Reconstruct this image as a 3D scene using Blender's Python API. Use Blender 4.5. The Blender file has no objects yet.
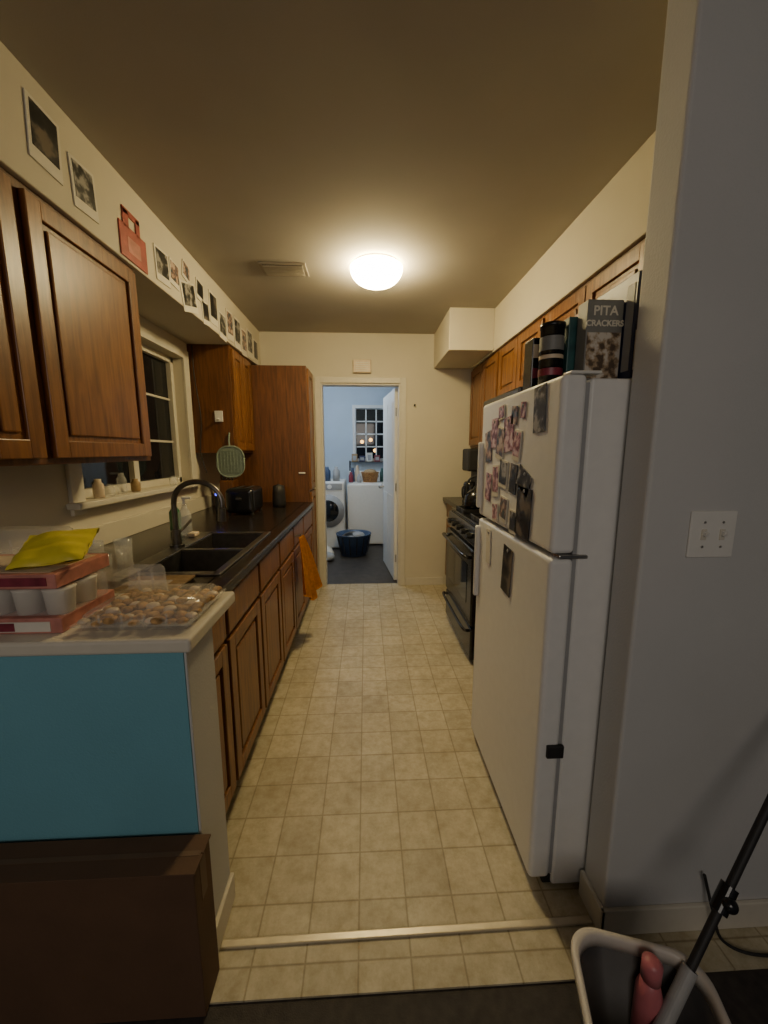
import bpy, bmesh, math, random
from mathutils import Vector, Matrix, Euler
random.seed(7)
scene = bpy.context.scene

# ------------------------------------------------------------------ materials
def new_mat(name):
    m = bpy.data.materials.new(name); m.use_nodes = True
    nt = m.node_tree; b = nt.nodes['Principled BSDF']
    return m, nt, b
def plain(name, col, rough=0.5, metal=0.0, var=0.08, nscale=30, bump=0.0, bscale=200, spec=None, coat=0.0):
    m, nt, b = new_mat(name)
    tc = nt.nodes.new('ShaderNodeTexCoord')
    n = nt.nodes.new('ShaderNodeTexNoise'); n.inputs['Scale'].default_value = nscale
    n.inputs['Detail'].default_value = 4
    nt.links.new(tc.outputs['Object'], n.inputs['Vector'])
    r = nt.nodes.new('ShaderNodeValToRGB')
    c0 = [max(0, c*(1-var)) for c in col]; c1 = [min(1, c*(1+var)) for c in col]
    r.color_ramp.elements[0].position = .3; r.color_ramp.elements[1].position = .7
    r.color_ramp.elements[0].color = (*c0, 1); r.color_ramp.elements[1].color = (*c1, 1)
    nt.links.new(n.outputs['Fac'], r.inputs['Fac']); nt.links.new(r.outputs['Color'], b.inputs['Base Color'])
    b.inputs['Roughness'].default_value = rough; b.inputs['Metallic'].default_value = metal
    if spec is not None: b.inputs['Specular IOR Level'].default_value = spec
    if coat: b.inputs['Coat Weight'].default_value = coat
    if bump > 0:
        n2 = nt.nodes.new('ShaderNodeTexNoise'); n2.inputs['Scale'].default_value = bscale
        nt.links.new(tc.outputs['Object'], n2.inputs['Vector'])
        bp = nt.nodes.new('ShaderNodeBump'); bp.inputs['Strength'].default_value = bump
        bp.inputs['Distance'].default_value = 0.002
        nt.links.new(n2.outputs['Fac'], bp.inputs['Height']); nt.links.new(bp.outputs['Normal'], b.inputs['Normal'])
    return m
def wood(name, c_dark, c_light, rough=0.35, scale=(14, 14, 1.2)):
    m, nt, b = new_mat(name)
    tc = nt.nodes.new('ShaderNodeTexCoord'); mp = nt.nodes.new('ShaderNodeMapping')
    mp.inputs['Scale'].default_value = scale
    nt.links.new(tc.outputs['Object'], mp.inputs['Vector'])
    n = nt.nodes.new('ShaderNodeTexNoise'); n.inputs['Scale'].default_value = 3.5
    n.inputs['Detail'].default_value = 8; n.inputs['Distortion'].default_value = 0.8
    nt.links.new(mp.outputs['Vector'], n.inputs['Vector'])
    r = nt.nodes.new('ShaderNodeValToRGB')
    r.color_ramp.elements[0].position = .32; r.color_ramp.elements[1].position = .68
    r.color_ramp.elements[0].color = (*c_dark, 1); r.color_ramp.elements[1].color = (*c_light, 1)
    nt.links.new(n.outputs['Fac'], r.inputs['Fac']); nt.links.new(r.outputs['Color'], b.inputs['Base Color'])
    bp = nt.nodes.new('ShaderNodeBump'); bp.inputs['Strength'].default_value = .2; bp.inputs['Distance'].default_value = .001
    nt.links.new(n.outputs['Fac'], bp.inputs['Height']); nt.links.new(bp.outputs['Normal'], b.inputs['Normal'])
    b.inputs['Roughness'].default_value = rough
    return m
def emis(name, col, s):
    m, nt, b = new_mat(name)
    b.inputs['Base Color'].default_value = (*col, 1)
    b.inputs['Emission Color'].default_value = (*col, 1); b.inputs['Emission Strength'].default_value = s
    return m
def photo_mat(name, c0, c1, c2=None, scale=22, rough=.35):
    m, nt, b = new_mat(name)
    tc = nt.nodes.new('ShaderNodeTexCoord')
    n = nt.nodes.new('ShaderNodeTexNoise'); n.inputs['Scale'].default_value = scale; n.inputs['Detail'].default_value = 3
    nt.links.new(tc.outputs['Object'], n.inputs['Vector'])
    r = nt.nodes.new('ShaderNodeValToRGB'); r.color_ramp.elements[0].position = .42; r.color_ramp.elements[1].position = .6
    r.color_ramp.elements[0].color = (*c0, 1); r.color_ramp.elements[1].color = (*c1, 1)
    if c2:
        e = r.color_ramp.elements.new(.51); e.color = (*c2, 1)
    nt.links.new(n.outputs['Fac'], r.inputs['Fac']); nt.links.new(r.outputs['Color'], b.inputs['Base Color'])
    b.inputs['Roughness'].default_value = rough
    return m
def clear(name, col=(1, 1, 1), rough=.08, alpha=.35):
    m, nt, b = new_mat(name)
    b.inputs['Base Color'].default_value = (*col, 1); b.inputs['Roughness'].default_value = rough
    b.inputs['Alpha'].default_value = alpha
    return m
def tiles(name):
    m, nt, b = new_mat(name)
    tc = nt.nodes.new('ShaderNodeTexCoord')
    br = nt.nodes.new('ShaderNodeTexBrick'); br.offset = 0; br.squash = 1
    br.inputs['Scale'].default_value = 1; br.inputs['Brick Width'].default_value = .143
    br.inputs['Row Height'].default_value = .143; br.inputs['Mortar Size'].default_value = .0045
    br.inputs['Mortar Smooth'].default_value = 1.0; br.inputs['Bias'].default_value = 0
    br.inputs['Color1'].default_value = (.60, .54, .385, 1); br.inputs['Color2'].default_value = (.50, .445, .31, 1)
    br.inputs['Mortar'].default_value = (.33, .275, .17, 1)
    mp = nt.nodes.new('ShaderNodeMapping'); mp.inputs['Location'].default_value = (.03, .015, 0)
    nt.links.new(tc.outputs['Object'], mp.inputs['Vector']); nt.links.new(mp.outputs['Vector'], br.inputs['Vector'])
    def nz(sc, p0, p1, c0, det=7):
        n = nt.nodes.new('ShaderNodeTexNoise'); n.inputs['Scale'].default_value = sc; n.inputs['Detail'].default_value = det
        n.inputs['Roughness'].default_value = .75
        nt.links.new(tc.outputs['Object'], n.inputs['Vector'])
        r = nt.nodes.new('ShaderNodeValToRGB'); r.color_ramp.elements[0].position = p0; r.color_ramp.elements[1].position = p1
        r.color_ramp.elements[0].color = (*c0, 1); r.color_ramp.elements[1].color = (1, 1, 1, 1)
        nt.links.new(n.outputs['Fac'], r.inputs['Fac']); return r.outputs['Color']
    cur = br.outputs['Color']
    for o in (nz(22, .35, .62, (.74, .69, .60)), nz(3.0, .35, .6, (.84, .81, .76), 3)):
        mx = nt.nodes.new('ShaderNodeMix'); mx.data_type = 'RGBA'; mx.blend_type = 'MULTIPLY'; mx.inputs[0].default_value = 1
        nt.links.new(cur, mx.inputs[6]); nt.links.new(o, mx.inputs[7]); cur = mx.outputs[2]
    nt.links.new(cur, b.inputs['Base Color'])
    bp = nt.nodes.new('ShaderNodeBump'); bp.inputs['Strength'].default_value = .3; bp.inputs['Distance'].default_value = .001
    bp.invert = True
    nt.links.new(br.outputs['Fac'], bp.inputs['Height']); nt.links.new(bp.outputs['Normal'], b.inputs['Normal'])
    b.inputs['Roughness'].default_value = .5
    return m

M = {}
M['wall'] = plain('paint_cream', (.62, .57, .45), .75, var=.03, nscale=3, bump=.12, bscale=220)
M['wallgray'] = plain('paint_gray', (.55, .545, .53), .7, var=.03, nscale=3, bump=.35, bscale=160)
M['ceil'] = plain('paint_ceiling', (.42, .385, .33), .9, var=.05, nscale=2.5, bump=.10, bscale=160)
M['blue'] = plain('paint_blue', (.15, .38, .46), .65, var=.04, nscale=4, bump=.3, bscale=200)
M['lblue'] = plain('paint_pale_blue', (.52, .60, .68), .7, var=.03, nscale=3)
M['trim'] = plain('trim_white', (.64, .60, .50), .45, var=.03)
M['white'] = plain('enamel_white', (.78, .77, .74), .3, var=.02, bump=.12, bscale=500)
M['whitep'] = plain('plastic_white', (.75, .73, .68), .4, var=.02)
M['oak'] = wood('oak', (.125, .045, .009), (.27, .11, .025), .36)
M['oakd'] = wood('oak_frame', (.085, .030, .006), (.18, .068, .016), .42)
M['tile'] = tiles('vinyl_tile')
M['darkfloor'] = plain('dark_floor', (.035, .028, .024), .7, var=.35, nscale=40, bump=.5, bscale=300)
M['ldfloor'] = plain('laundry_floor', (.05, .042, .035), .5, var=.3, nscale=12)
M['dcount'] = plain('dark_laminate', (.016, .012, .010), .25, var=.5, nscale=60)
M['wcount'] = plain('white_laminate', (.64, .59, .49), .35, var=.03)
M['steel'] = plain('steel', (.45, .44, .42), .28, metal=1, var=.08)
M['sink'] = plain('sink_steel', (.22, .21, .19), .28, metal=.9, var=.15)
M['darksteel'] = plain('dark_steel', (.16, .15, .14), .28, metal=.9, var=.2)
M['black'] = plain('black_enamel', (.010, .010, .011), .22, var=.2)
M['blackm'] = plain('black_matte', (.018, .017, .017), .6, var=.2)
M['glassk'] = plain('night_glass', (.008, .010, .014), .05, var=.1)
M['card'] = plain('cardboard', (.105, .055, .028), .8, var=.1, nscale=8, bump=.2, bscale=120)
M['cardtop'] = plain('cardboard_tape', (.13, .075, .04), .6, var=.1, nscale=8)
M['photo_bw'] = photo_mat('print_bw', (.015, .015, .015), (.35, .33, .3), (.06, .06, .055))
M['photo_dk'] = photo_mat('print_dark', (.01, .01, .012), (.16, .13, .1), (.03, .03, .03), 14)
M['photo_col'] = photo_mat('print_colour', (.05, .08, .10), (.55, .42, .33), (.22, .12, .1), 30)
M['photo_pink'] = photo_mat('print_pink', (.18, .06, .08), (.68, .50, .50), (.48, .22, .26), 44)
M['paper'] = plain('paper', (.68, .64, .55), .6, var=.03)
M['red'] = plain('red_print', (.36, .06, .04), .5, var=.2)
M['orange'] = plain('towel_orange', (.62, .26, .04), .9, var=.15, nscale=50, bump=.6, bscale=300)
M['yellow'] = plain('yellow_pack', (.72, .60, .05), .3, var=.08, bump=.4, bscale=25)
M['pink'] = plain('pink_box', (.50, .20, .16), .4, var=.25, nscale=25)
M['maroon'] = plain('maroon_box', (.22, .03, .05), .4, var=.3, nscale=30)
M['cream'] = plain('cream_box', (.62, .50, .36), .45, var=.1)
M['tan'] = plain('tan_wood', (.36, .24, .11), .6, var=.2, nscale=40)
M['cookie'] = plain('cookie', (.42, .25, .10), .85, var=.6, nscale=60, bump=.8, bscale=90)
M['teal'] = plain('teal_box', (.03, .10, .10), .4, var=.3)
M['navy'] = plain('navy_box', (.02, .03, .09), .4, var=.3)
M['grayprint'] = photo_mat('cracker_print', (.10, .07, .05), (.60, .56, .50), (.38, .28, .18), 45)
M['graybox'] = plain('gray_box', (.33, .33, .33), .5, var=.05)
M['graydk'] = plain('cracker_card', (.20, .20, .19), .5, var=.08)
M['sage'] = plain('sage_plastic', (.24, .30, .23), .7, var=.12, nscale=60)
M['bucket'] = plain('bucket_plastic', (.05, .046, .046), .4, var=.1)
M['rim'] = plain('bucket_rim', (.56, .51, .45), .4, var=.05)
M['pinkcap'] = plain('pink_bottle', (.50, .15, .17), .35, var=.08)
M['bluepl'] = plain('blue_plastic', (.04, .07, .14), .4, var=.1)
M['wicker'] = plain('wicker', (.40, .20, .07), .8, var=.4, nscale=60)
M['clear'] = clear('clear_plastic', (.85, .82, .76), .12, .20)
M['clear2'] = clear('clear_glass', (.8, .82, .8), .05, .28)
M['greenb'] = plain('green_bottle', (.04, .14, .05), .3)
M['dome'] = emis('lamp_glass', (1.0, .79, .39), 100)
M['led'] = emis('led_blue', (.05, .08, 1.0), 6)
M['bokeh'] = emis('outdoor_lamp', (1.0, .5, .12), 4)
M['grout'] = plain('metal_strip', (.55, .48, .35), .35, metal=.3, var=.08)
M['vent'] = plain('vent_metal', (.34, .30, .24), .5, var=.05)
M['ventd'] = plain('vent_gap', (.03, .028, .024), .8)

# ------------------------------------------------------------------ builder
class B:
    def __init__(s, name):
        s.name = name; s.bm = bmesh.new(); s.mats = []
    def mi(s, m):
        if m not in s.mats: s.mats.append(m)
        return s.mats.index(m)
    def add(s, tb, mat, smooth=False, T=None):
        if T is not None: tb.transform(T)
        i = s.mi(mat)
        for f in tb.faces: f.material_index = i; f.smooth = smooth
        me = bpy.data.meshes.new('t'); tb.to_mesh(me); tb.free(); s.bm.from_mesh(me); bpy.data.meshes.remove(me)
        return s
    def box(s, x0, x1, y0, y1, z0, z1, mat, bev=.002, rot=None, seg=2):
        tb = bmesh.new(); bmesh.ops.create_cube(tb, size=1)
        sx, sy, sz = abs(x1-x0), abs(y1-y0), abs(z1-z0)
        tb.transform(Matrix.Diagonal((sx, sy, sz, 1)))
        bev = min(bev, .45*min(sx, sy, sz))
        if bev > 0: bmesh.ops.bevel(tb, geom=tb.edges[:], offset=bev, segments=seg, affect='EDGES', profile=.5)
        T = Matrix.Translation(((x0+x1)/2, (y0+y1)/2, (z0+z1)/2))
        if rot: T = T @ Euler(rot).to_matrix().to_4x4()
        return s.add(tb, mat, False, T)
    def cyl(s, p0, p1, r0, mat, r1=None, n=24):
        p0 = Vector(p0); p1 = Vector(p1); d = p1-p0; L = d.length
        if r1 is None: r1 = r0
        tb = bmesh.new(); bmesh.ops.create_cone(tb, cap_ends=True, segments=n, radius1=r0, radius2=r1, depth=L)
        T = Matrix.Translation((p0+p1)/2) @ d.to_track_quat('Z', 'Y').to_matrix().to_4x4()
        return s.add(tb, mat, False, T)
    def lathe(s, prof, loc, mat, n=32, rot=None, scale=(1, 1, 1)):
        tb = bmesh.new(); rings = []
        for r, z in prof:
            rings.append([tb.verts.new((max(r, 1e-4)*math.cos(2*math.pi*k/n), max(r, 1e-4)*math.sin(2*math.pi*k/n), z)) for k in range(n)])
        for a, b in zip(rings, rings[1:]):
            for k in range(n): tb.faces.new((a[k], a[(k+1) % n], b[(k+1) % n], b[k]))
        T = Matrix.Translation(loc)
        if rot: T = T @ Euler(rot).to_matrix().to_4x4()
        T = T @ Matrix.Diagonal((*scale, 1))
        bmesh.ops.recalc_face_normals(tb, faces=tb.faces[:])
        return s.add(tb, mat, True, T)
    def tube(s, pts, r, mat, n=12, smoothpts=True):
        P = [Vector(p) for p in pts]
        if smoothpts and len(P) > 2:
            Q = []
            for i in range(len(P)-1):
                p0 = P[max(i-1, 0)]; p1 = P[i]; p2 = P[i+1]; p3 = P[min(i+2, len(P)-1)]
                for k in range(6):
                    t = k/6
                    Q.append(.5*((2*p1)+(-p0+p2)*t+(2*p0-5*p1+4*p2-p3)*t*t+(-p0+3*p1-3*p2+p3)*t**3))
            Q.append(P[-1]); P = Q
        tb = bmesh.new(); rings = []; up = None
        for i, p in enumerate(P):
            d = (P[min(i+1, len(P)-1)]-P[max(i-1, 0)]).normalized()
            if up is None:
                up = Vector((0, 0, 1)) if abs(d.z) < .9 else Vector((0, 1, 0))
            a = d.cross(up).normalized(); b = a.cross(d).normalized(); up = b
            rings.append([tb.verts.new(p+r*(math.cos(2*math.pi*k/n)*a+math.sin(2*math.pi*k/n)*b)) for k in range(n)])
        for a, b in zip(rings, rings[1:]):
            for k in range(n): tb.faces.new((a[k], a[(k+1) % n], b[(k+1) % n], b[k]))
        tb.faces.new(rings[0]); tb.faces.new(rings[-1])
        bmesh.ops.recalc_face_normals(tb, faces=tb.faces[:])
        return s.add(tb, mat, True)
    def sph(s, c, r, mat, scale=(1, 1, 1), n=16):
        tb = bmesh.new(); bmesh.ops.create_uvsphere(tb, u_segments=n, v_segments=max(6, n//2), radius=r)
        return s.add(tb, mat, True, Matrix.Translation(c) @ Matrix.Diagonal((*scale, 1)))
    def text(s, body, size, T, mat):
        cu = bpy.data.curves.new('txt', 'FONT'); cu.body = body; cu.size = size; cu.align_x = 'CENTER'; cu.extrude = .0006; cu.offset = .0006
        o = bpy.data.objects.new('txt', cu); scene.collection.objects.link(o)
        bpy.context.view_layer.update()
        dg = bpy.context.evaluated_depsgraph_get(); me = bpy.data.meshes.new_from_object(o.evaluated_get(dg))
        tb = bmesh.new(); tb.from_mesh(me); bpy.data.objects.remove(o)
        return s.add(tb, mat, False, T)
    def panel(s, axis, sgn, f, a0, a1, z0, z1, mat, matp, t=.02, fr=.055, raised=True):
        def bx(u0, u1, w0, w1, d0, d1, mt, bev=.003):
            lo, hi = sorted((f+sgn*d0, f+sgn*d1))
            if axis == 'x': s.box(lo, hi, u0, u1, w0, w1, mt, bev)
            else: s.box(u0, u1, lo, hi, w0, w1, mt, bev)
        if not raised or (z1-z0) < .2:
            bx(a0, a1, z0, z1, 0, t, mat, .006); return s
        bx(a0, a0+fr, z0, z1, 0, t, mat); bx(a1-fr, a1, z0, z1, 0, t, mat)
        bx(a0+fr-.002, a1-fr+.002, z0, z0+fr, 0, t, mat); bx(a0+fr-.002, a1-fr+.002, z1-fr, z1, 0, t, mat)
        bx(a0+fr-.004, a1-fr+.004, z0+fr-.004, z1-fr+.004, 0, t*.4, matp, 0)
        bx(a0+fr+.018, a1-fr-.018, z0+fr+.018, z1-fr-.018, t*.3, t*.85, matp, .006)
        return s
    def done(s):
        me = bpy.data.meshes.new(s.name); s.bm.to_mesh(me); s.bm.free()
        for m in s.mats: me.materials.append(m)
        o = bpy.data.objects.new(s.name, me); scene.collection.objects.link(o)
        return o

# ------------------------------------------------------------------ dims
H = 1.36; CZ = 2.45; YF = 3.80
XL = -1.29; XR = 1.33; SL = -.97; SR = 1.0; SB = 2.13
W = .12
SX = .664; SY0 = .875; SY1 = .975          # right stub wall
PY0 = .862; PY1 = 1.018                     # pony wall
# ---- shell
B('floor').box(-1.29, 1.33, .78, YF+.06, -.05, 0, M['tile'], 0).done()
B('floor_living_room').box(-2.6, 2.6, -2.6, .78, -.05, -.006, M['darkfloor'], 0).done()
B('floor_laundry').box(-1.4, 1.1, YF+.06, 6.3, -.05, -.002, M['ldfloor'], 0).done()
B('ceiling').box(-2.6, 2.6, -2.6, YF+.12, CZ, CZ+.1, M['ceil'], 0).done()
B('ceiling_laundry').box(-1.4, 1.1, YF+.12, 6.3, CZ, CZ+.1, M['lblue'], 0).done()
wy0, wy1, wz0, wz1 = 1.80, 2.90, 1.14, 2.01
wl = B('wall_left')
wl.box(XL-W, XL, .86, wy0, 0, CZ, M['wall'], 0).box(XL-W, XL, wy1, YF, 0, CZ, M['wall'], 0)
wl.box(XL-W, XL, wy0, wy1, 0, wz0, M['wall'], 0).box(XL-W, XL, wy0, wy1, wz1, CZ, M['wall'], 0).done()
B('wall_right').box(XR, XR+W, SY1, YF, 0, CZ, M['wall'], 0).done()
dx0, dx1, dz = -.425, .335, 2.0
wf = B('wall_far')
wf.box(XL-W, dx0, YF, YF+W, 0, CZ, M['wall'], 0).box(dx1, XR+W, YF, YF+W, 0, CZ, M['wall'], 0)
wf.box(dx0, dx1, YF, YF+W, dz, CZ, M['wall'], 0).done()
B('wall_right_stub').box(SX, 2.6, SY0, SY1, 0, CZ, M['wallgray'], .008, seg=3).done()
B('wall_pony').box(XL, -.425, PY0, PY1, 0, .90, M['wallgray'], .003).box(XL, -.43, PY0-.004, PY0, 0, .90, M['blue'], 0).done()
B('wall_living_left').box(-2.6, XL, .90, 1.0, 0, CZ, M['wallgray'], 0).done()
B('wall_living_side').box(-2.7, -2.6, -2.6, 1.0, 0, CZ, M['wallgray'], 0).done()
B('wall_living_right').box(2.6, 2.7, -2.6, 1.0, 0, CZ, M['wallgray'], 0).done()
B('soffit_left').box(XL, SL, 1.0, YF, SB, CZ, M['wall'], .004).done()
B('soffit_right').box(SR, XR, SY1, YF, SB, CZ, M['wall'], .004).box(.65, SR, 3.12, YF, SB+.01, CZ, M['wall'], .004).done()
B('wall_laundry_left').box(-1.5, -1.4, YF+W, 6.3, 0, CZ, M['lblue'], 0).done()
B('wall_laundry_right').box(1.1, 1.2, YF+W, 6.3, 0, CZ, M['lblue'], 0).done()
lw = B('wall_laundry_back')
lx0, lx1, lz0, lz1 = -.16, .50, 1.24, 2.04
lw.box(-1.5, lx0, 6.3, 6.4, 0, CZ, M['lblue'], 0).box(lx1, 1.2, 6.3, 6.4, 0, CZ, M['lblue'], 0)
lw.box(lx0, lx1, 6.3, 6.4, 0, lz0, M['lblue'], 0).box(lx0, lx1, 6.3, 6.4, lz1, CZ, M['lblue'], 0).done()
B('wall_laundry_front').box(-1.5, dx0-.04, YF+W, YF+W+.01, 0, CZ, M['lblue'], 0).box(dx1+.04, 1.2, YF+W, YF+W+.01, 0, CZ, M['lblue'], 0).done()
# trims
B('baseboard_right').box(SX-.012, SX, SY0-.012, SY1, 0, .085, M['trim'], .003).box(SX-.012, 2.6, SY0-.012, SY0, 0, .085, M['trim'], .003).done()
B('baseboard_left').box(-.425, -.413, PY0-.012, PY1, 0, .085, M['trim'], .003).done()
B('baseboard_far').box(dx1+.06, .79, YF-.012, YF, 0, .08, M['trim'], .003).done()
tr = B('trim_door_casing')
tr.box(dx0-.055, dx0, YF-.016, YF, 0, dz+.055, M['trim'], .004).box(dx1, dx1+.055, YF-.016, YF, 0, dz+.055, M['trim'], .004)
tr.box(dx0, dx1, YF-.016, YF, dz, dz+.055, M['trim'], .004)
tr.box(dx0, dx0+.015, YF, YF+W, 0, dz, M['trim'], .001).box(dx1-.015, dx1, YF, YF+W, 0, dz, M['trim'], .001).box(dx0+.015, dx1-.015, YF, YF+W, dz-.015, dz, M['trim'], .001).done()
B('trim_threshold').box(-.412, SX-.013, .887, .908, 0, .007, M['grout'], .003, rot=(0, 0, .008)).done()

# ---- kitchen window
w = B('window_1')
w.box(XL, XL+.018, wy0-.08, wy0, wz0-.06, wz1+.06, M['trim'], .004).box(XL, XL+.018, wy1, wy1+.08, wz0-.06, wz1+.06, M['trim'], .004)
w.box(XL, XL+.018, wy0, wy1, wz1, wz1+.06, M['trim'], .004).box(XL, XL+.06, wy0-.10, wy1+.08, wz0-.03, wz0, M['trim'], .006)
w.box(XL-.10, XL-.094, wy0, wy1, wz0, wz1, M['glassk'], 0)
for a, b_ in ((wy0, wy0+.04), (wy1-.04, wy1), ((wy0+wy1)/2-.025, (wy0+wy1)/2+.025)):
    w.box(XL-.094, XL-.06, a, b_, wz0, wz1, M['trim'], .003)
for z in (wz0, wz1-.04): w.box(XL-.094, XL-.06, wy0, wy1, z, z+.04, M['trim'], .003)
for z in (1.14+.29, 1.14+.58): w.box(XL-.094, XL-.082, wy0, wy1, z-.007, z+.007, M['trim'], .001)
w.done()
# ---- laundry window
w = B('window_2')
w.box(lx0-.05, lx0, 6.285, 6.3, lz0-.05, lz1+.05, M['whitep'], .003).box(lx1, lx1+.05, 6.285, 6.3, lz0-.05, lz1+.05, M['whitep'], .003)
w.box(lx0, lx1, 6.285, 6.3, lz1, lz1+.05, M['whitep'], .003).box(lx0, lx1, 6.27, 6.3, lz0-.05, lz0, M['whitep'], .003)
w.box(lx0, lx1, 6.37, 6.375, lz0, lz1, M['glassk'], 0)
for k in range(5):
    x = lx0+(lx1-lx0)*k/4; w.box(x-.010, x+.010, 6.34, 6.368, lz0, lz1, M['whitep'], .001)
for k in range(5):
    z = lz0+(lz1-lz0)*k/4; w.box(lx0, lx1, 6.34, 6.368, z-.010, z+.010, M['whitep'], .001)
for x, z in ((-.06, 1.52), (.08, 1.55), (.15, 1.38)): w.sph((x, 6.366, z), .028, M['bokeh'], (1, .1, 1))
w.done()
# ---- laundry door leaf
L = .75; ang = math.radians(96)
hinge = Vector((dx1-.03, YF+W+.005, 0))
T = Matrix.Translation(hinge) @ Matrix.Rotation(ang, 4, 'Z')
tmp = B('door_1')
tmp.box(0, L, -.018, .018, .012, dz-.02, M['whitep'], .003)
for zz in ((.2, .9), (1.02, 1.86)):
    for xx in ((.1, .34), (.42, .66)):
        for sgn in (-1, 1):
            tmp.box(xx[0], xx[1], sgn*.018-.004, sgn*.018+.004, zz[0], zz[1], M['whitep'], .003)
for sgn in (-1, 1):
    tmp.cyl((L-.07, sgn*.018, .95), (L-.07, sgn*.05, .95), .012, M['steel']); tmp.sph((L-.07, sgn*.062, .95), .026, M['steel'])
for z in (.25, 1.0, 1.75): tmp.cyl((0, 0, z-.04), (0, 0, z+.04), .008, M['steel'])
tmp.bm.transform(T); tmp.done()

# ---- upper cabinets
def upper(name, y0, y1, xf, xb, z0, z1, sgn, doors):
    c = B(name)
    lo, hi = sorted((xf, xb))
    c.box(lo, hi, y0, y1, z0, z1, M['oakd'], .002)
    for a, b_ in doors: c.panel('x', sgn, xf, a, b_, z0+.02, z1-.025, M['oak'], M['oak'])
    return c
upper('upper_cabinet', 1.021, 1.84, SL-.02, XL, 1.32, SB, 1, [(1.03, 1.235), (1.275, 1.815)]).done()
upper('upper_cabinet', 3.0, 3.48, SL-.02, XL, 1.35, SB, 1, [(3.015, 3.235), (3.245, 3.465)]).done()
upper('upper_cabinet', 1.002, 2.25, SR+.02, XR, 1.80, SB, -1, [(1.03, 1.42), (1.43, 1.83), (1.84, 2.23)]).done()
upper('upper_cabinet', 2.251, 3.0, SR+.02, XR, 1.74, SB, -1, [(2.27, 2.62), (2.63, 2.98)]).done()
upper('upper_cabinet', 3.001, YF-.022, SR+.02, XR, 1.40, SB, -1, [(3.02, 3.38), (3.39, 3.76)]).done()
B('range_hood').box(.90, XR, 2.30, 3.0, 1.66, 1.739, M['black'], .01).box(.90, .93, 2.30, 3.0, 1.62, 1.67, M['black'], .01).done()
# pantry
p = B('pantry_cabinet')
py = 3.485
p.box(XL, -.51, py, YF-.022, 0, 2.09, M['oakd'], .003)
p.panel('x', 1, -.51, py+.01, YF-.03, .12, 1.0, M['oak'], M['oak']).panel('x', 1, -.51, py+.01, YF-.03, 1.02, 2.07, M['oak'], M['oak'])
p.box(-.60, -.54, py-.013, py, 1.165, 1.18, M['whitep'], .004)
p.done()
# base cabinets left
c = B('base_cabinet')
fx = -.51; ye = 3.482
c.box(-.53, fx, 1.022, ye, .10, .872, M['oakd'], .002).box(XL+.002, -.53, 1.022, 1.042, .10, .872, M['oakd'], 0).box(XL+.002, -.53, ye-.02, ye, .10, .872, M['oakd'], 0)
c.box(XL+.002, -.56, 1.022, ye, 0, .12, M['blackm'], 0)
ys = [1.03, 1.30, 1.72, 2.14, 2.56, 2.98, ye-.01]
for a, b_ in zip(ys, ys[1:]):
    c.panel('x', 1, fx, a+.012, b_-.012, .715, .855, M['oak'], M['oak'])
    c.panel('x', 1, fx, a+.012, b_-.012, .125, .695, M['oak'], M['oak'])
c.done()
sx0, sx1, sy0, sy1 = -.86, -.55, 1.40, 2.12
ct = B('kitchen_countertop')
cz0, cz1 = .874, .912
xf = -.475
ct.box(XL+.001, sx0, 1.16, ye, cz0, cz1, M['dcount'], .003).box(sx1, xf, 1.16, ye, cz0, cz1, M['dcount'], .006)
ct.box(sx0, sx1, 1.16, sy0, cz0, cz1, M['dcount'], 0).box(sx0, sx1, sy1, ye, cz0, cz1, M['dcount'], 0)
ct.box(XL+.001, XL+.02, 1.16, ye, cz1, cz1+.10, M['wall'], .003)
ct.done()
B('bar_countertop').box(XL+.001, -.405, .842, 1.155, .902, .937, M['wcount'], .008, seg=3).done()
# sink
s = B('double_sink')
zt = cz1
def basin(b, x0, x1, y0, y1, zb, zt, m):
    t = .006
    b.box(x0, x1, y0, y1, zb, zb+t, m, 0)
    b.box(x0, x0+t, y0, y1, zb, zt, m, 0).box(x1-t, x1, y0, y1, zb, zt, m, 0).box(x0, x1, y0, y0+t, zb, zt, m, 0).box(x0, x1, y1-t, y1, zb, zt, m, 0)
    b.cyl(((x0+x1)/2, (y0+y1)/2, zb+t), ((x0+x1)/2, (y0+y1)/2, zb+t+.004), .04, M['darksteel'])
ym = (sy0+sy1)/2
K = M['sink']
basin(s, sx0+.012, sx1-.012, sy0+.012, ym-.012, .72, zt, K); basin(s, sx0+.012, sx1-.012, ym+.012, sy1-.012, .72, zt, K)
s.box(sx0-.06, sx0+.015, sy0-.02, sy1+.02, zt+.0005, zt+.008, K, .003).box(sx1-.015, sx1+.015, sy0-.02, sy1+.02, zt+.0005, zt+.008, K, .003)
s.box(sx0, sx1, sy0-.02, sy0+.015, zt+.0005, zt+.008, K, .003).box(sx0, sx1, sy1-.015, sy1+.02, zt+.0005, zt+.008, K, .003)
s.box(sx0, sx1, ym-.015, ym+.015, zt-.02, zt+.007, K, .003)
s.done()
f = B('gooseneck_faucet')
bx_, by_ = -.885, 1.80
f.cyl((bx_, by_, zt+.008), (bx_, by_, zt+.02), .032, M['darksteel']).cyl((bx_, by_, zt+.02), (bx_, by_, zt+.09), .022, M['darksteel'], .018)
pts = [(bx_, by_, zt+.06), (bx_, by_, zt+.15), (bx_, by_, zt+.21)]
R = .115
for k in range(0, 9):
    a = math.pi-k*math.pi/8*1.05
    pts.append((bx_+R+R*math.cos(a), by_-.01*k*.4, zt+.21+R*math.sin(a)*.9))
f.tube(pts, .012, M['darksteel'])
e = Vector(pts[-1]); f.cyl(e, e+Vector((-.004, 0, -.06)), .016, M['darksteel'], .018)
f.tube([(bx_, by_+.02, zt+.07), (bx_+.01, by_+.05, zt+.085), (bx_+.03, by_+.10, zt+.12)], .006, M['darksteel'])
f.done()

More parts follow.
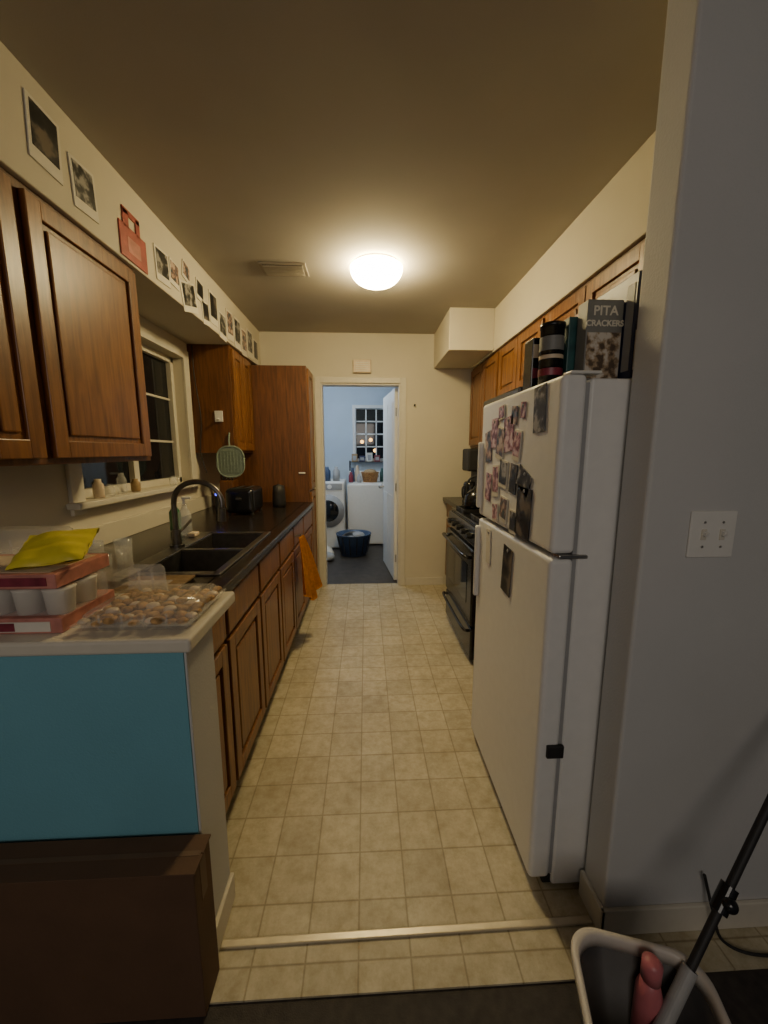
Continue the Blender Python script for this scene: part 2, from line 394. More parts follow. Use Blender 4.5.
b = B('red_bowl'); b.lathe([(0, 0), (.03, 0), (.06, .03), (.075, .055), (.071, .055), (.056, .032), (.028, .005), (0, .005)], (-.66, 1.95, .727), M['red']); b.done()
b = B('dish_sponge'); b.box(-.93, -.89, 2.0, 2.06, zt+.009, zt+.03, M['cream'], .005).done()
b = B('soap_bottle'); b.lathe([(0, 0), (.03, 0), (.032, .01), (.032, .12), (.012, .15), (.012, .17), (0, .17)], (-.98, 2.1, zt+.001), M['clear2']); b.cyl((-.98, 2.1, zt+.17), (-.98, 2.1, zt+.20), .008, M['whitep']); b.box(-.99, -.94, 2.092, 2.108, zt+.198, zt+.208, M['whitep'], .003); b.done()
b = B('green_bottle'); b.lathe([(0, 0), (.028, 0), (.03, .01), (.03, .11), (.012, .14), (.012, .165), (0, .165)], (-1.08, 2.2, zt+.001), M['greenb']); b.done()
b = B('bamboo_mat')
b.box(-.80, -.62, 1.19, 1.36, zt+.001, zt+.006, M['tan'], 0)
for k in range(11): b.box(-.81, -.61, 1.192+.0152*k, 1.201+.0152*k, zt+.006, zt+.014, M['tan'], .003)
b.done()
for i, (x, y, h, r) in enumerate([(-1.0, 1.42, .12, .034), (-1.09, 1.50, .13, .036), (-.98, 1.56, .10, .033), (-1.15, 1.40, .11, .036), (-1.04, 1.32, .14, .035), (-.93, 1.35, .09, .035)]):
    g = B('drinking_glass'); g.lathe([(0, 0), (r*.8, 0), (r, h), (r-.003, h), (r*.78, .006), (0, .006)], (x, y, zt+.001), M['clear2']); g.done()
b = B('toaster')
b.box(-1.0, -.80, 2.75, 3.03, zt+.012, zt+.19, M['black'], .03, seg=4)
for x in (-.94, -.87): b.box(x, x+.025, 2.80, 2.98, zt+.188, zt+.192, M['ventd'], 0)
b.box(-.92, -.88, 2.735, 2.752, zt+.11, zt+.125, M['blackm'], .003)
for x in (-.98, -.82):
    for y in (2.78, 3.0): b.cyl((x, y, zt+.001), (x, y, zt+.014), .012, M['blackm'])
b.done()
b = B('coffee_grinder'); b.lathe([(0, 0), (.05, 0), (.055, .02), (.05, .12), (.045, .17), (0, .185)], (-.72, 3.2, zt+.001), M['blackm']); b.done()
b = B('power_adapter_light'); b.cyl((-.99, 2.60, zt+.001), (-.99, 2.60, zt+.16), .018, M['blackm']); b.sph((-.99, 2.60, zt+.17), .014, M['led']); b.done()
b = B('knife_block'); b.box(-1.18, -1.07, 3.15, 3.30, zt+.001, zt+.22, M['oakd'], .01)
for k in range(4): b.box(-1.16+.024*k, -1.148+.024*k, 3.17, 3.19, zt+.215, zt+.29, M['blackm'], .003)
b.done()
b = B('windowsill_jars')
for i, (y, h) in enumerate([(1.90, .09), (1.98, .06), (2.08, .11), (2.20, .07), (2.62, .06)]):
    b.lathe([(0, 0), (.020, 0), (.023, .01), (.023, h*.7), (.014, h*.85), (.014, h), (0, h)], (XL+.01, y, wz0+.001), [M['cream'], M['clear2'], M['clear2'], M['tan'], M['clear2']][i])
b.done()

# ---- things on cabinet side
def rr(w_, h_, r_, n=8):
    P = []
    for (cx, cy, a0) in ((w_/2-r_, h_/2-r_, 0), (-w_/2+r_, h_/2-r_, 90), (-w_/2+r_, -h_/2+r_, 180), (w_/2-r_, -h_/2+r_, 270)):
        for k in range(n+1):
            a = math.radians(a0+90*k/n); P.append((cx+r_*math.cos(a), cy+r_*math.sin(a)))
    return P
b = B('fly_swatter')
tb = bmesh.new()
v0 = [tb.verts.new((x, 0, z)) for x, z in rr(.20, .23, .085)]; v1 = [tb.verts.new((x, .005, z)) for x, z in rr(.20, .23, .085)]
tb.faces.new(v0); tb.faces.new(v1)
for i in range(len(v0)): j = (i+1) % len(v0); tb.faces.new((v0[i], v0[j], v1[j], v1[i]))
bmesh.ops.recalc_face_normals(tb, faces=tb.faces[:])
b.add(tb, M['sage'], False, Matrix.Translation((-1.02, 2.982, 1.285)))
loop = [(-1.02+x, 2.981, 1.285+z) for x, z in rr(.20, .23, .085)]
b.tube(loop+[loop[0]], .006, M['sage'], n=8, smoothpts=False)
for q in range(-3, 4):
    b.box(-1.02+q*.024-.003, -1.02+q*.024+.003, 2.978, 2.983, 1.20, 1.37, M['sage'], 0)
    b.box(-1.10, -.94, 2.978, 2.983, 1.285+q*.026-.003, 1.285+q*.026+.003, M['sage'], 0)
b.tube([(-1.02, 2.985, 1.39), (-1.025, 2.985, 1.44), (-1.02, 2.99, 1.50)], .006, M['sage']); b.done()
b = B('wall_hook_plate'); b.box(-1.12, -1.06, 2.988, 2.999, 1.58, 1.66, M['whitep'], .004).cyl((-1.09, 2.99, 1.60), (-1.09, 2.95, 1.60), .006, M['whitep']).done()
b = B('power_cord'); b.tube([(-1.25, 2.992, 2.12), (-1.245, 2.988, 1.9), (-1.22, 2.990, 1.6), (-1.24, 2.99, 1.36), (-1.20, 2.98, 1.20)], .004, M['blackm']); b.done()
# towel
tb = bmesh.new(); nu, nv = 44, 22; grid = []
for j in range(nv+1):
    v = j/nv; row = []
    for i in range(nu+1):
        u = i/nu
        wd = .12+.15*v
        y = 2.60+(u-.5)*wd+.012*math.sin(v*5)
        x = -.455+.035*v**.8+.095*u*(.15+.85*v)+.016*math.sin(u*math.pi*7+.5+v)*(.35+v*.8)
        z = .79-(.36+.10*(1-abs(2*u-1)))*v
        row.append(tb.verts.new((x, y, z)))
    grid.append(row)
for j in range(nv):
    for i in range(nu): tb.faces.new((grid[j][i], grid[j][i+1], grid[j+1][i+1], grid[j+1][i]))
bmesh.ops.solidify(tb, geom=tb.faces[:], thickness=.006)
t = B('hand_towel'); t.add(tb, M['orange'], True); t.cyl((-.4885, 2.60, .79), (-.445, 2.60, .80), .006, M['steel']); t.done()

# ---- soffit photographs
def snap(y, z, wd, ht, m, tilt=0, name='instant_photo', x=SL, frame=M['paper']):
    tmp = B(name)
    tmp.box(0, .004, -wd/2, wd/2, -ht/2, ht/2, frame, .001)
    tmp.box(.0035, .0055, -wd/2*.80, wd/2*.80, -ht/2+ht*.22, ht/2*.86, m, 0)
    tmp.bm.transform(Matrix.Translation((x+.001, y, z)) @ Matrix.Rotation(tilt, 4, 'X')); tmp.done()
snap(1.375, 2.295, .125, .175, M['photo_dk'], -.05); snap(1.535, 2.255, .12, .155, M['photo_bw'], .05)
b = B('wall_clipping'); b.box(SL+.001, SL+.006, 1.72, 1.91, 2.14, 2.27, M['red'], .01); b.box(SL+.001, SL+.006, 1.75, 1.79, 2.26, 2.33, M['red'], .008); b.box(SL+.001, SL+.006, 1.75, 1.87, 2.31, 2.335, M['red'], .004); b.box(SL+.001, SL+.006, 1.84, 1.87, 2.26, 2.33, M['red'], .004); b.box(SL+.005, SL+.007, 1.77, 1.86, 2.17, 2.23, M['pink'], .003); b.done()
snap(2.05, 2.235, .13, .15, M['photo_bw'], .05); snap(2.17, 2.25, .10, .12, M['photo_col'], -.1)
snap(2.33, 2.20, .19, .15, M['photo_bw'], .25); snap(2.31, 2.32, .09, .09, M['photo_col'], -.2); snap(2.48, 2.29, .10, .11, M['photo_dk'], -.1)
snap(2.55, 2.19, .10, .13, M['photo_dk'], .1); snap(2.68, 2.26, .13, .19, M['photo_dk']); snap(2.83, 2.2, .13, .17, M['photo_bw'], -.05)
snap(2.98, 2.25, .13, .20, M['photo_col'], .04); snap(3.14, 2.24, .14, .22, M['photo_bw']); snap(3.30, 2.22, .13, .20, M['photo_col'], .05); snap(3.46, 2.25, .14, .22, M['photo_bw']); snap(3.63, 2.23, .13, .2, M['photo_dk'])

# ---- fridge
FX, FY0, FY1, FH = .498, .990, 1.665, 1.555
fr = B('refrigerator')
fr.box(FX+.075, FX+.76, FY0, FY1, .012, FH-.01, M['white'], .008, seg=3)
fr.box(FX, FX+.066, FY0-.002, FY1, 1.085, FH, M['white'], .014, seg=4)
fr.box(FX, FX+.066, FY0-.002, FY1, .04, 1.072, M['white'], .014, seg=4)
fr.box(FX+.064, FX+.077, FY0+.006, FY1-.01, .05, FH-.02, M['graybox'], 0)
fr.box(FX+.05, FX+.10, FY0+.01, FY1-.01, .008, .04, M['blackm'], .003)
for x in (FX+.13, FX+.68):
    for y in (FY0+.06, FY1-.06): fr.cyl((x, y, 0), (x, y, .02), .02, M['blackm'])
fr.box(FX+.02, FX+.10, FY0-.008, FY0+.03, 1.073, 1.084, M['steel'], .003)
fr.box(FX+.02, FX+.10, FY0-.002, FY0+.04, FH, FH+.008, M['whitep'], .003)
for z0, z1 in ((1.12, 1.40), (.72, 1.04)):
    fr.box(FX-.018, FX+.002, FY1-.035, FY1-.012, z0, z1, M['white'], .006)
fr.box(FX+.025, FX+.075, FY0-.012, FY0-.001, .47, .51, M['blackm'], .003)
fr.done()
def magnet(y, z, wd, ht, m, tilt=0, frame=None, name='fridge_photo'):
    tmp = B(name)
    tmp.box(-.003, 0, -wd/2, wd/2, -ht/2, ht/2, frame or m, .0006)
    if frame: tmp.box(-.0042, -.0025, -wd/2*.86, wd/2*.86, -ht/2*.7, ht/2*.88, m, 0)
    tmp.sph((-.004, 0, ht/2-.012), .006, M['graybox'], (.4, 1, 1), 10)
    yy = .992+(y-1.035)*.875
    tmp.bm.transform(Matrix.Translation((FX-.0015, yy, z-.02)) @ Matrix.Rotation(tilt, 4, 'X')); tmp.done()
magnet(1.165, 1.50, .075, .13, M['photo_bw'], -.05)
magnet(1.30, 1.51, .035, .05, M['photo_pink'], .1)
magnet(1.34, 1.40, .06, .10, M['photo_pink'], .15, M['paper']); magnet(1.43, 1.44, .085, .12, M['photo_pink'], -.12)
magnet(1.52, 1.41, .08, .12, M['photo_col'], .2, M['paper']); magnet(1.60, 1.45, .07, .11, M['photo_pink'], 0)
magnet(1.68, 1.40, .07, .12, M['photo_col'], -.15); magnet(1.47, 1.30, .08, .10, M['photo_bw'], .1, M['paper'])
magnet(1.56, 1.27, .07, .12, M['photo_pink'], -.05, M['paper']); magnet(1.36, 1.29, .06, .10, M['photo_dk'], .12)
magnet(1.66, 1.24, .06, .11, M['photo_pink'], .08); magnet(1.26, 1.29, .10, .07, M['photo_bw'], .4)
magnet(1.25, 1.19, .11, .16, M['photo_dk'], .05); magnet(1.34, 1.145, .06, .08, M['photo_bw'], 0, M['paper'])
magnet(1.45, 1.175, .07, .09, M['photo_col'], .1, M['paper']); magnet(1.55, 1.15, .06, .07, M['photo_pink'], -.1, M['paper'])
magnet(1.38, 1.50, .05, .06, M['photo_col'], .1); magnet(1.52, 1.52, .06, .05, M['photo_pink'], -.1, M['paper'])
magnet(1.38, .965, .085, .17, M['photo_dk'], .08)
magnet(1.62, 1.0, .05, .14, M['paper'], -.05)

# ---- fridge top items
ft = FH+.001
def Tface(x, y, z): return Matrix.Translation((x, y, z)) @ Matrix.Rotation(math.pi/2, 4, 'X')
b = B('cracker_box')
b.box(.602, .702, 1.085, 1.135, ft, ft+.21, M['graydk'], .002)
b.box(.605, .699, 1.083, 1.0855, ft+.005, ft+.125, M['grayprint'], 0)
b.text('PITA', .034, Tface(.652, 1.084, ft+.170), M['paper']); b.text('CRACKERS', .0215, Tface(.652, 1.084, ft+.142), M['paper'])
b.done()
b = B('cereal_box'); b.box(.706, .756, 1.04, 1.24, ft, ft+.265, M['navy'], .002).box(.7045, .7065, 1.05, 1.08, ft+.02, ft+.24, M['graybox'], 0).box(.710, .752, 1.038, 1.041, ft+.02, ft+.12, M['paper'], 0).done()
b = B('tea_box'); b.box(.584, .624, 1.145, 1.30, ft, ft+.185, M['teal'], .002).done()
b = B('snack_box'); b.box(.68, .71, 1.25, 1.40, ft, ft+.24, M['maroon'], .002).done()
for (x, y, h, r, m) in ((.546, 1.165, .155, .033, 'black'), (.60, 1.36, .15, .045, 'navy')):
    b = B('food_canister'); b.lathe([(0, 0), (r, 0), (r, h), (r+.002, h), (r+.002, h+.012), (0, h+.012)], (x, y, ft+(.002)), M[m])
    b.lathe([(r+.0008, h*.15), (r+.0008, h*.28)], (x, y, ft), M['maroon']); b.lathe([(r+.0008, h*.45), (r+.0008, h*.52)], (x, y, ft), M['cream']); b.lathe([(r+.0008, h*.6), (r+.0008, h*.85)], (x, y, ft), M['graydk']); b.done()
b = B('coffee_box'); b.box(.515, .570, 1.225, 1.29, ft, ft+.15, M['black'], .003).box(.518, .567, 1.2235, 1.2255, ft+.03, ft+.06, M['maroon'], 0).box(.518, .567, 1.2235, 1.2255, ft+.09, ft+.13, M['cream'], 0).done()

# ---- stove
sv = B('gas_range')
x0, y0, y1 = .665, 2.26, 3.04
sv.box(x0+.02, XR-.01, y0, y1, .03, .90, M['black'], .006)
sv.box(x0-.015, x0+.025, y0+.01, y1-.01, .26, .76, M['black'], .012, seg=3)
sv.box(x0-.018, x0-.012, y0+.12, y1-.12, .38, .64, M['glassk'], .002)
sv.box(x0-.010, x0+.025, y0+.01, y1-.01, .03, .245, M['black'], .012, seg=3)
sv.box(x0-.005, x0+.05, y0+.005, y1-.005, .775, .895, M['black'], .012, seg=3)
sv.tube([(x0-.01, y0+.06, .70), (x0-.055, y0+.07, .715), (x0-.06, (y0+y1)/2, .72), (x0-.055, y1-.07, .715), (x0-.01, y1-.06, .70)], .011, M['black'])
sv.tube([(x0-.008, y0+.06, .215), (x0-.045, y0+.08, .225), (x0-.05, (y0+y1)/2, .225), (x0-.045, y1-.08, .225), (x0-.008, y1-.06, .215)], .010, M['black'])
for k in range(5):
    yy = y0+.10+.137*k; sv.cyl((x0-.005, yy, .835), (x0-.035, yy, .835), .021, M['black'], .017)
sv.box(x0+.02, XR-.01, y0, y1, .90, .915, M['black'], .004)
sv.box(XR-.07, XR-.01, y0, y1, .915, 1.12, M['black'], .01)
for gx in (x0+.16, x0+.45):
    for gy in (y0+.19, y1-.19):
        sv.cyl((gx, gy, .915), (gx, gy, .928), .04, M['blackm'])
        for q in (-.11, 0, .11): sv.box(gx+q-.005, gx+q+.005, gy-.12, gy+.12, .915, .942, M['blackm'], .002); sv.box(gx-.12, gx+.12, gy+q-.005, gy+q+.005, .915, .942, M['blackm'], .002)
for x in (x0+.06, XR-.07):
    for y in (y0+.05, y1-.05): sv.cyl((x, y, 0), (x, y, .035), .018, M['blackm'])
sv.done()
k = B('kettle'); k.lathe([(0, 0), (.075, 0), (.085, .02), (.078, .09), (.045, .13), (.02, .14), (.012, .16), (0, .165)], (.82, 2.84, .944), M['black'])
k.tube([(.75, 2.84, 1.04), (.76, 2.84, 1.14), (.82, 2.84, 1.18), (.88, 2.84, 1.14), (.89, 2.84, 1.04)], .008, M['blackm']); k.tube([(.82, 2.77, 1.0), (.82, 2.73, 1.03), (.82, 2.70, 1.07)], .012, M['black']); k.done()
def bcab(ya, yb, xf_):
    b = B('base_cabinet')
    b.box(xf_, XR-.005, ya, yb, .0, .872, M['oakd'], .002).panel('x', -1, xf_, ya+.015, yb-.015, .72, .855, M['oak'], M['oak']).panel('x', -1, xf_, ya+.015, yb-.015, .12, .70, M['oak'], M['oak']).done()
bcab(3.05, YF-.022, .82); bcab(1.70, 2.25, .72)
B('side_countertop').box(.765, XR-.002, 3.047, YF-.002, .874, .912, M['dcount'], .005).done()
B('side_countertop').box(.70, XR-.002, 1.69, 2.253, .874, .912, M['dcount'], .005).done()
b = B('coffee_maker')
b.box(.84, 1.03, 3.12, 3.32, .913, .95, M['blackm'], .01).box(.91, 1.03, 3.12, 3.32, .95, 1.32, M['blackm'], .01).box(.83, 1.03, 3.12, 3.32, 1.20, 1.385, M['blackm'], .015)
b.lathe([(0, 0), (.05, 0), (.060, .05), (.055, .14), (.045, .16), (0, .16)], (.88, 3.22, .951), M['black']); b.tube([(.835, 3.18, 1.08), (.80, 3.16, 1.06), (.805, 3.16, .99), (.835, 3.18, .98)], .007, M['blackm']); b.done()
b = B('stock_pot'); b.lathe([(0, 0), (.11, 0), (.115, .01), (.115, .17), (.12, .172), (.12, .178), (.09, .20), (.02, .21), (.015, .235), (0, .238)], (.86, 2.45, .944), M['black'])
for sg in (-1, 1): b.tube([(.86+sg*.113, 2.42, 1.08), (.86+sg*.145, 2.43, 1.085), (.86+sg*.145, 2.47, 1.085), (.86+sg*.113, 2.48, 1.08)], .006, M['blackm'])
b.done()
b = B('oven_mitt')   # hanging from the hood edge
b.box(.905, .925, 2.60, 2.74, 1.36, 1.615, M['blackm'], .0095, seg=4).box(.905, .925, 2.72, 2.79, 1.44, 1.53, M['blackm'], .0095, seg=4, rot=(.4, 0, 0)).done()

# ---- ceiling light & vent & chime
l = B('ceiling_light')
lx, ly = .07, 2.47
l.lathe([(0, CZ-.001), (.135, CZ-.001), (.138, CZ-.008), (.132, CZ-.016), (0, CZ-.016)], (lx, ly, 0), M['whitep'], n=48)
prof = []
for k in range(15):
    a = k/14*math.pi/2; prof.append((.155*math.cos(a)**.75, CZ-.020-.095*math.sin(a)))
prof = [(.128, CZ-.0165)]+prof
l.lathe(prof, (lx, ly, 0), M['dome'], n=48)
l.done()
v = B('air_vent')
v.box(-.62, -.345, 2.46, 2.63, CZ-.010, CZ-.001, M['vent'], .003)
v.box(-.60, -.365, 2.475, 2.615, CZ-.0115, CZ-.009, M['ventd'], 0)
for k in range(7): v.box(-.60, -.365, 2.480+.020*k, 2.486+.020*k, CZ-.018, CZ-.010, M['vent'], .001)
v.done()
b = B('door_chime'); b.box(-.115, .055, YF-.035, YF-.001, 2.09, 2.21, M['cream'], .008, seg=3)
for k in range(5): b.box(-.09, .03, YF-.038, YF-.034, 2.105+.018*k, 2.112+.018*k, M['trim'], .001)
b.done()
b = B('wall_hook'); b.cyl((.47, YF, 1.8), (.47, YF-.03, 1.8), .006, M['blackm']).sph((.47, YF-.033, 1.8), .009, M['blackm']); b.done()

# ---- light switch
b = B('light_switch')
cx_, cz_ = .832, 1.163
ys_ = SY0
b.box(cx_-.057, cx_+.057, ys_-.006, ys_-.0001, cz_-.057, cz_+.057, M['whitep'], .003, seg=3)
for q in (-.023, .023):
    b.box(cx_+q-.006, cx_+q+.006, ys_-.009, ys_-.005, cz_-.013, cz_+.013, M['trim'], .001); b.box(cx_+q-.004, cx_+q+.004, ys_-.018, ys_-.008, cz_-.002, cz_+.008, M['whitep'], .001, rot=(.4, 0, 0))
    for z in (-.03, .03): b.cyl((cx_+q, ys_-.006, cz_+z), (cx_+q, ys_-.0075, cz_+z), .003, M['steel'], n=10)
b.done()
b = B('floor_cord'); b.tube([(.93, ys_-.018, .20), (.945, ys_-.02, .15), (.95, .835, .10), (.98, .825, .02), (1.07, .80, .005), (1.3, .80, .005)], .004, M['blackm']); b.done()

# ---- mop bucket
bk = B('mop_bucket')
BH = .28
tb = bmesh.new()
def ring(w, d, z, r=.06): return [tb.verts.new((x, y, z)) for x, y in rr(w, d, r)]
seq = [ring(.19, .19, .0), ring(.256, .256, BH-.01), ring(.248, .248, BH-.01), ring(.18, .18, .012)]
for a, b_ in zip(seq, seq[1:]):
    n = len(a)
    for i in range(n): tb.faces.new((a[i], a[(i+1) % n], b_[(i+1) % n], b_[i]))
tb.faces.new(seq[0]); tb.faces.new(seq[-1]); bmesh.ops.recalc_face_normals(tb, faces=tb.faces[:])
BT = Matrix.Translation((.553, .553, 0)) @ Matrix.Rotation(math.radians(-16), 4, 'Z')
bk.add(tb, M['bucket'], True, BT)
tb = bmesh.new()
seq = [ring(.256, .256, BH-.03), ring(.270, .270, BH-.028), ring(.274, .274, BH-.006), ring(.268, .268, BH), ring(.251, .251, BH), ring(.244, .244, BH-.006), ring(.242, .242, BH-.03)]
n = len(seq[0])
for a, b_ in zip(seq, seq[1:]+seq[:1]):
    for i in range(n): tb.faces.new((a[i], a[(i+1) % n], b_[(i+1) % n], b_[i]))
bmesh.ops.recalc_face_normals(tb, faces=tb.faces[:])
bk.add(tb, M['rim'], True, BT)
bk.done()
b = B('cleaner_bottle'); b.lathe([(0, 0), (.024, 0), (.025, .02), (.025, .20), (.014, .245), (0, .245)], (.60, .632, .014), M['pinkcap']); b.lathe([(0, .235), (.019, .235), (.019, .275), (.011, .283), (0, .283)], (.60, .632, .014), M['pinkcap']); b.done()
b = B('paper_roll'); b.lathe([(.010, 0), (.022, 0), (.022, .10), (.010, .10), (.010, 0)], (.505, .575, .014), M['paper']); b.done()
b = B('floor_mop')
P0 = Vector((.555, .575, .12)); P1 = Vector((1.25, SY0-.016, 1.0))
dv = (P1-P0)
b.cyl(P0+dv*.02, P0+dv*.995, .0085, M['blackm'])
b.cyl(P0+dv*.29, P0+dv*.34, .016, M['black']); b.sph(P0+dv*.315+Vector((.0, -.012, 0)), .016, M['black'])
b.cyl(P0+dv*.04, P0+dv*.18, .014, M['graybox'])
b.box(.49, .60, .535, .59, .07, .105, M['blackm'], .01, rot=(0, -.3, .3)); b.done()

# ---- cardboard box
b = B('cardboard_box')
b.box(-1.22, -.398, .755, .845, 0, .413, M['card'], .003)
b.box(-1.22, -.400, .794, .806, .4132, .4162, M['cardtop'], 0)
b.box(-1.22, -.394, .753, .799, .41, .4155, M['card'], .001)
b.box(-1.22, -.394, .801, .847, .41, .4155, M['card'], .001)
b.box(-.3985, -.397, .785, .815, .30, .41, M['cardtop'], 0)
b.done()

# ---- bar items
zb = .9375
b = B('pastry_box'); b.box(-1.06, -.715, .885, 1.08, zb, zb+.038, M['pink'], .003).box(-1.04, -.74, .883, .886, zb+.006, zb+.03, M['paper'], 0).box(-.94, -.82, .882, .885, zb+.008, zb+.028, M['maroon'], 0).done()
b = B('yogurt_cup_pack')
for i in range(5):
    for j in range(2): b.lathe([(0, 0), (.027, 0), (.032, .058), (.034, .06), (0, .062)], (-1.02+.069*i, .928+.075*j, zb+.039), M['paper'])
b.box(-1.06, -.705, .890, 1.045, zb+.040, zb+.104, M['clear'], .008); b.done()
b = B('pastry_box'); b.box(-1.09, -.72, .89, 1.08, zb+.107, zb+.143, M['pink'], .003).box(-1.07, -.90, .888, .891, zb+.112, zb+.138, M['cream'], 0).box(-.89, -.74, .888, .891, zb+.115, zb+.135, M['maroon'], 0).box(-1.07, -.74, .905, 1.06, zb+.1425, zb+.1442, M['cream'], 0).done()
tb = bmesh.new()
nn = 14
for s_ in (1, -1):
    gg = []
    for j in range(nn+1):
        r_ = []
        for i in range(nn+1):
            u, v_ = i/nn, j/nn
            hgt = .018*(1-(2*u-1)**4)*(1-(2*v_-1)**6)+.003*math.sin(9*u+5*v_)+.002*math.sin(23*v_)
            r_.append(tb.verts.new(((u-.5)*.16, (v_-.5)*.13, s_*hgt)))
        gg.append(r_)
    for j in range(nn):
        for i in range(nn): tb.faces.new((gg[j][i], gg[j][i+1], gg[j+1][i+1], gg[j+1][i]))
bmesh.ops.recalc_face_normals(tb, faces=tb.faces[:])
b = B('snack_packet'); b.add(tb, M['yellow'], True, Matrix.Translation((-.785, .985, zb+.183)) @ Euler((.45, -.10, .2)).to_matrix().to_4x4())
b.done()
def clamshell(name, x0, x1, y0, y1, z0, h, fill=None, cnt=(4, 3)):
    c = B(name)
    if fill:
        for i in range(cnt[0]):
            for j in range(cnt[1]):
                c.sph((x0+(x1-x0)*(i+.5)/cnt[0]+random.uniform(-.006, .006), y0+(y1-y0)*(j+.5)/cnt[1]+random.uniform(-.004, .004), z0+.016+random.uniform(0, .010)), min((x1-x0)/cnt[0], (y1-y0)/cnt[1])*random.uniform(.42, .58), fill if (i*3+j) % 5 else M['cream'], (1.1, 1, .6), 10)
    tb = bmesh.new(); bmesh.ops.create_cube(tb, size=1)
    for v_ in tb.verts:
        k_ = .92 if v_.co.z > 0 else 1
        v_.co.x *= (x1-x0)*k_; v_.co.y *= (y1-y0)*k_; v_.co.z *= h
    bmesh.ops.bevel(tb, geom=tb.edges[:], offset=.008, segments=3, affect='EDGES')
    c.add(tb, M['clear'], True, Matrix.Translation(((x0+x1)/2, (y0+y1)/2, z0+h/2)))
    c.box(x0-.008, x1+.008, y0-.008, y1+.008, z0+h*.35, z0+h*.35+.003, M['clear'], 0)
    nr = max(3, int((x1-x0)/.045))
    for q in range(1, nr):
        xx = x0+(x1-x0)*q/nr
        c.box(xx-.002, xx+.002, y0+.003, y0+.006, z0+.004, z0+h*.9, M['clear'], 0)
    c.done()
clamshell('cookie_tray', -.685, -.425, .885, 1.11, zb+.001, .045, fill=M['cookie'], cnt=(9, 8))
clamshell('plastic_clamshell', -.90, -.735, 1.125, 1.23, .9385, .13)
clamshell('plastic_clamshell', -1.22, -.92, 1.12, 1.26, .9385, .19)
clamshell('plastic_clamshell', -.715, -.60, 1.13, 1.152, .9385, .09)
clamshell('plastic_clamshell', -1.26, -1.12, .90, 1.08, zb+.001, .16)

# ---- laundry room
wsh = B('front_load_washer')
x0, x1, y0, y1 = -.98, -.30, 5.30, 5.95
wsh.box(x0, x1, y0, y1, .02, .95, M['whitep'], .02, seg=3)
wsh.lathe([(0, 0), (.17, 0), (.21, .0), (.23, .02), (.23, .035), (0, .035)], (-.53, y0+.012, .55), M['graybox'], rot=(math.pi/2, 0, 0))
wsh.lathe([(0, .036), (.15, .036), (.16, .03)], (-.53, y0+.012, .55), M['glassk'], rot=(math.pi/2, 0, 0))
wsh.box(x0+.03, x1-.03, y0-.006, y0+.004, .84, .93, M['graybox'], .003); wsh.cyl((-.5, y0, .885), (-.5, y0-.03, .885), .03, M['whitep'])
for x in (x0+.06, x1-.06):
    for y in (y0+.06, y1-.06): wsh.cyl((x, y, -.002), (x, y, .03), .02, M['blackm'])
wsh.done()
dr = B('top_load_washer')
x0, x1, y0, y1 = -.27, .40, 5.50, 6.15
dr.box(x0, x1, y0, y1, .02, .90, M['whitep'], .02, seg=3).box(x0, x1, y1-.12, y1, .90, 1.06, M['whitep'], .02, seg=3).box(x0+.05, x1-.05, y0+.03, y1-.15, .90, .915, M['whitep'], .005)
for k_ in range(3): dr.cyl((x0+.15+.15*k_, y1-.12, .985), (x0+.15+.15*k_, y1-.145, .985), .025, M['graybox'])
for x in (x0+.06, x1-.06):
    for y in (y0+.06, y1-.06): dr.cyl((x, y, -.002), (x, y, .03), .02, M['blackm'])
dr.done()
# wire shelf rack standing over the washer, loaded with supplies
b = B('wire_shelf')
for x in (-.255, .385):
    for y in (6.16, 6.26): b.cyl((x, y, 0), (x, y, 1.22), .009, M['blackm'], n=10)
for z in (1.20, ):
    for k_ in range(5): b.cyl((-.255, 6.16+.025*k_, z), (.385, 6.16+.025*k_, z), .004, M['blackm'], n=8)
b.done()
b = B('wicker_basket'); b.lathe([(0, 0), (.10, 0), (.13, .14), (.135, .15), (.12, .15), (.095, .01), (0, .01)], (.06, 5.70, .916), M['wicker'])
b.sph((.06, 5.70, 1.06), .10, M['tan'], (1, 1, .5)); b.done()
for x, y, h, m in ((-.20, 5.8, .21, 'bluepl'), (-.13, 5.82, .24, 'cream'), (-.22, 5.65, .15, 'maroon'), (-.10, 5.62, .12, 'graybox'), (.24, 5.8, .2, 'teal'), (.30, 5.65, .14, 'paper')):
    b = B('detergent_bottle'); b.lathe([(0, 0), (.032, 0), (.033, .02), (.033, h*.65), (.02, h*.85), (.02, h), (0, h)], (x, y, .916), M[m]); b.done()
for x, m in ((-.42, 'graybox'), (-.55, 'bluepl')):
    b = B('detergent_bottle'); b.lathe([(0, 0), (.05, 0), (.05, .14), (.025, .17), (.025, .2), (0, .2)], (x, 5.5, .951), M[m]); b.done()
for i, (x, h, m) in enumerate(((-.18, .12, 'tan'), (-.06, .09, 'navy'), (.06, .14, 'paper'), (.18, .10, 'maroon'))):
    b = B('supply_box'); b.box(x-.045, x+.045, 6.17, 6.25, 1.2045, 1.2045+h, M[m], .003).box(x-.03, x+.03, 6.1685, 6.1705, 1.225, 1.2+h*.8, M['graybox'], 0).done()
b = B('laundry_basket')
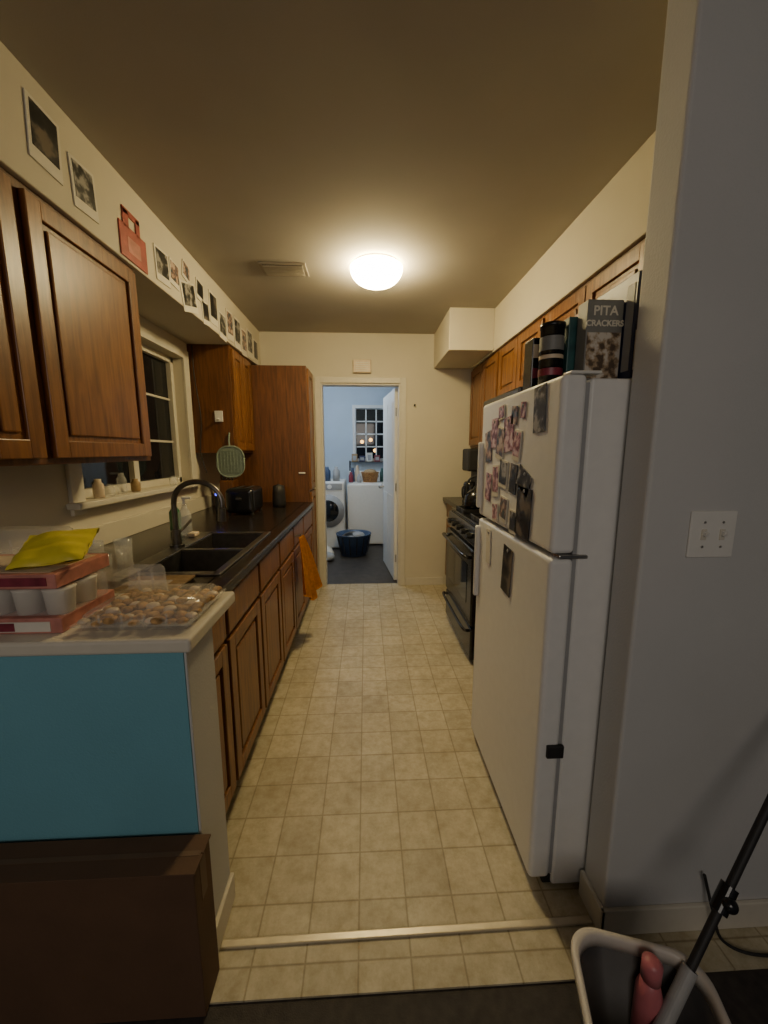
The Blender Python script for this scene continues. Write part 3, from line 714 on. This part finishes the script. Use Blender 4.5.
b.lathe([(0, 0), (.17, 0), (.22, .27), (.235, .28), (.235, .29), (.21, .285), (.162, .012), (0, .012)], (-.17, 5.05, -.001), M['bluepl'], n=28)
for k_ in range(14):
    a = 2*math.pi*k_/14; b.cyl((-.17+.176*math.cos(a), 5.05+.176*math.sin(a), .03), (-.17+.222*math.cos(a), 5.05+.222*math.sin(a), .26), .007, M['blackm'], n=8)
b.sph((-.17, 5.05, .22), .17, M['photo_dk'], (1, 1, .5)); b.sph((-.11, 5.0, .27), .09, M['graybox'], (1, 1, .5)); b.done()
b = B('clothes_pile')
for (x, y, r, m) in ((-.58, 5.0, .13, 'paper'), (-.50, 4.75, .10, 'graybox'), (-.54, 4.88, .12, 'paper')): b.sph((x, y, r*.5), r, M[m], (1, 1.1, .55))
b.done()

# ------------------------------------------------------------------ lights
def area(name, loc, rot, size, power, col):
    ld = bpy.data.lights.new(name, 'AREA'); ld.energy = power; ld.size = size; ld.color = col
    o = bpy.data.objects.new(name, ld); o.location = loc; o.rotation_euler = rot; scene.collection.objects.link(o); return o
area('living_room_lamp', (-.4, -1.9, 2.2), (math.radians(52), 0, 0), 1.4, 25, (1.0, .90, .79))
pl = bpy.data.lights.new('laundry_lamp', 'POINT'); pl.energy = 30; pl.color = (.80, .90, 1.0); pl.shadow_soft_size = .12
po = bpy.data.objects.new('laundry_lamp', pl); po.location = (-.5, 4.9, 2.25); scene.collection.objects.link(po)
wd_ = bpy.data.worlds.new('World'); scene.world = wd_; wd_.use_nodes = True
wd_.node_tree.nodes['Background'].inputs[0].default_value = (.84, .88, 1.0, 1); wd_.node_tree.nodes['Background'].inputs[1].default_value = .06

# ------------------------------------------------------------------ camera
cam = bpy.data.cameras.new('camera'); co = bpy.data.objects.new('camera', cam); scene.collection.objects.link(co)
cam.sensor_fit = 'VERTICAL'; cam.sensor_height = 36; cam.lens = 36*385/1024; cam.clip_start = .02
co.location = (0, 0, H)
co.rotation_euler = (math.radians(90-8.9), 0, math.radians(-2.67))
scene.camera = co
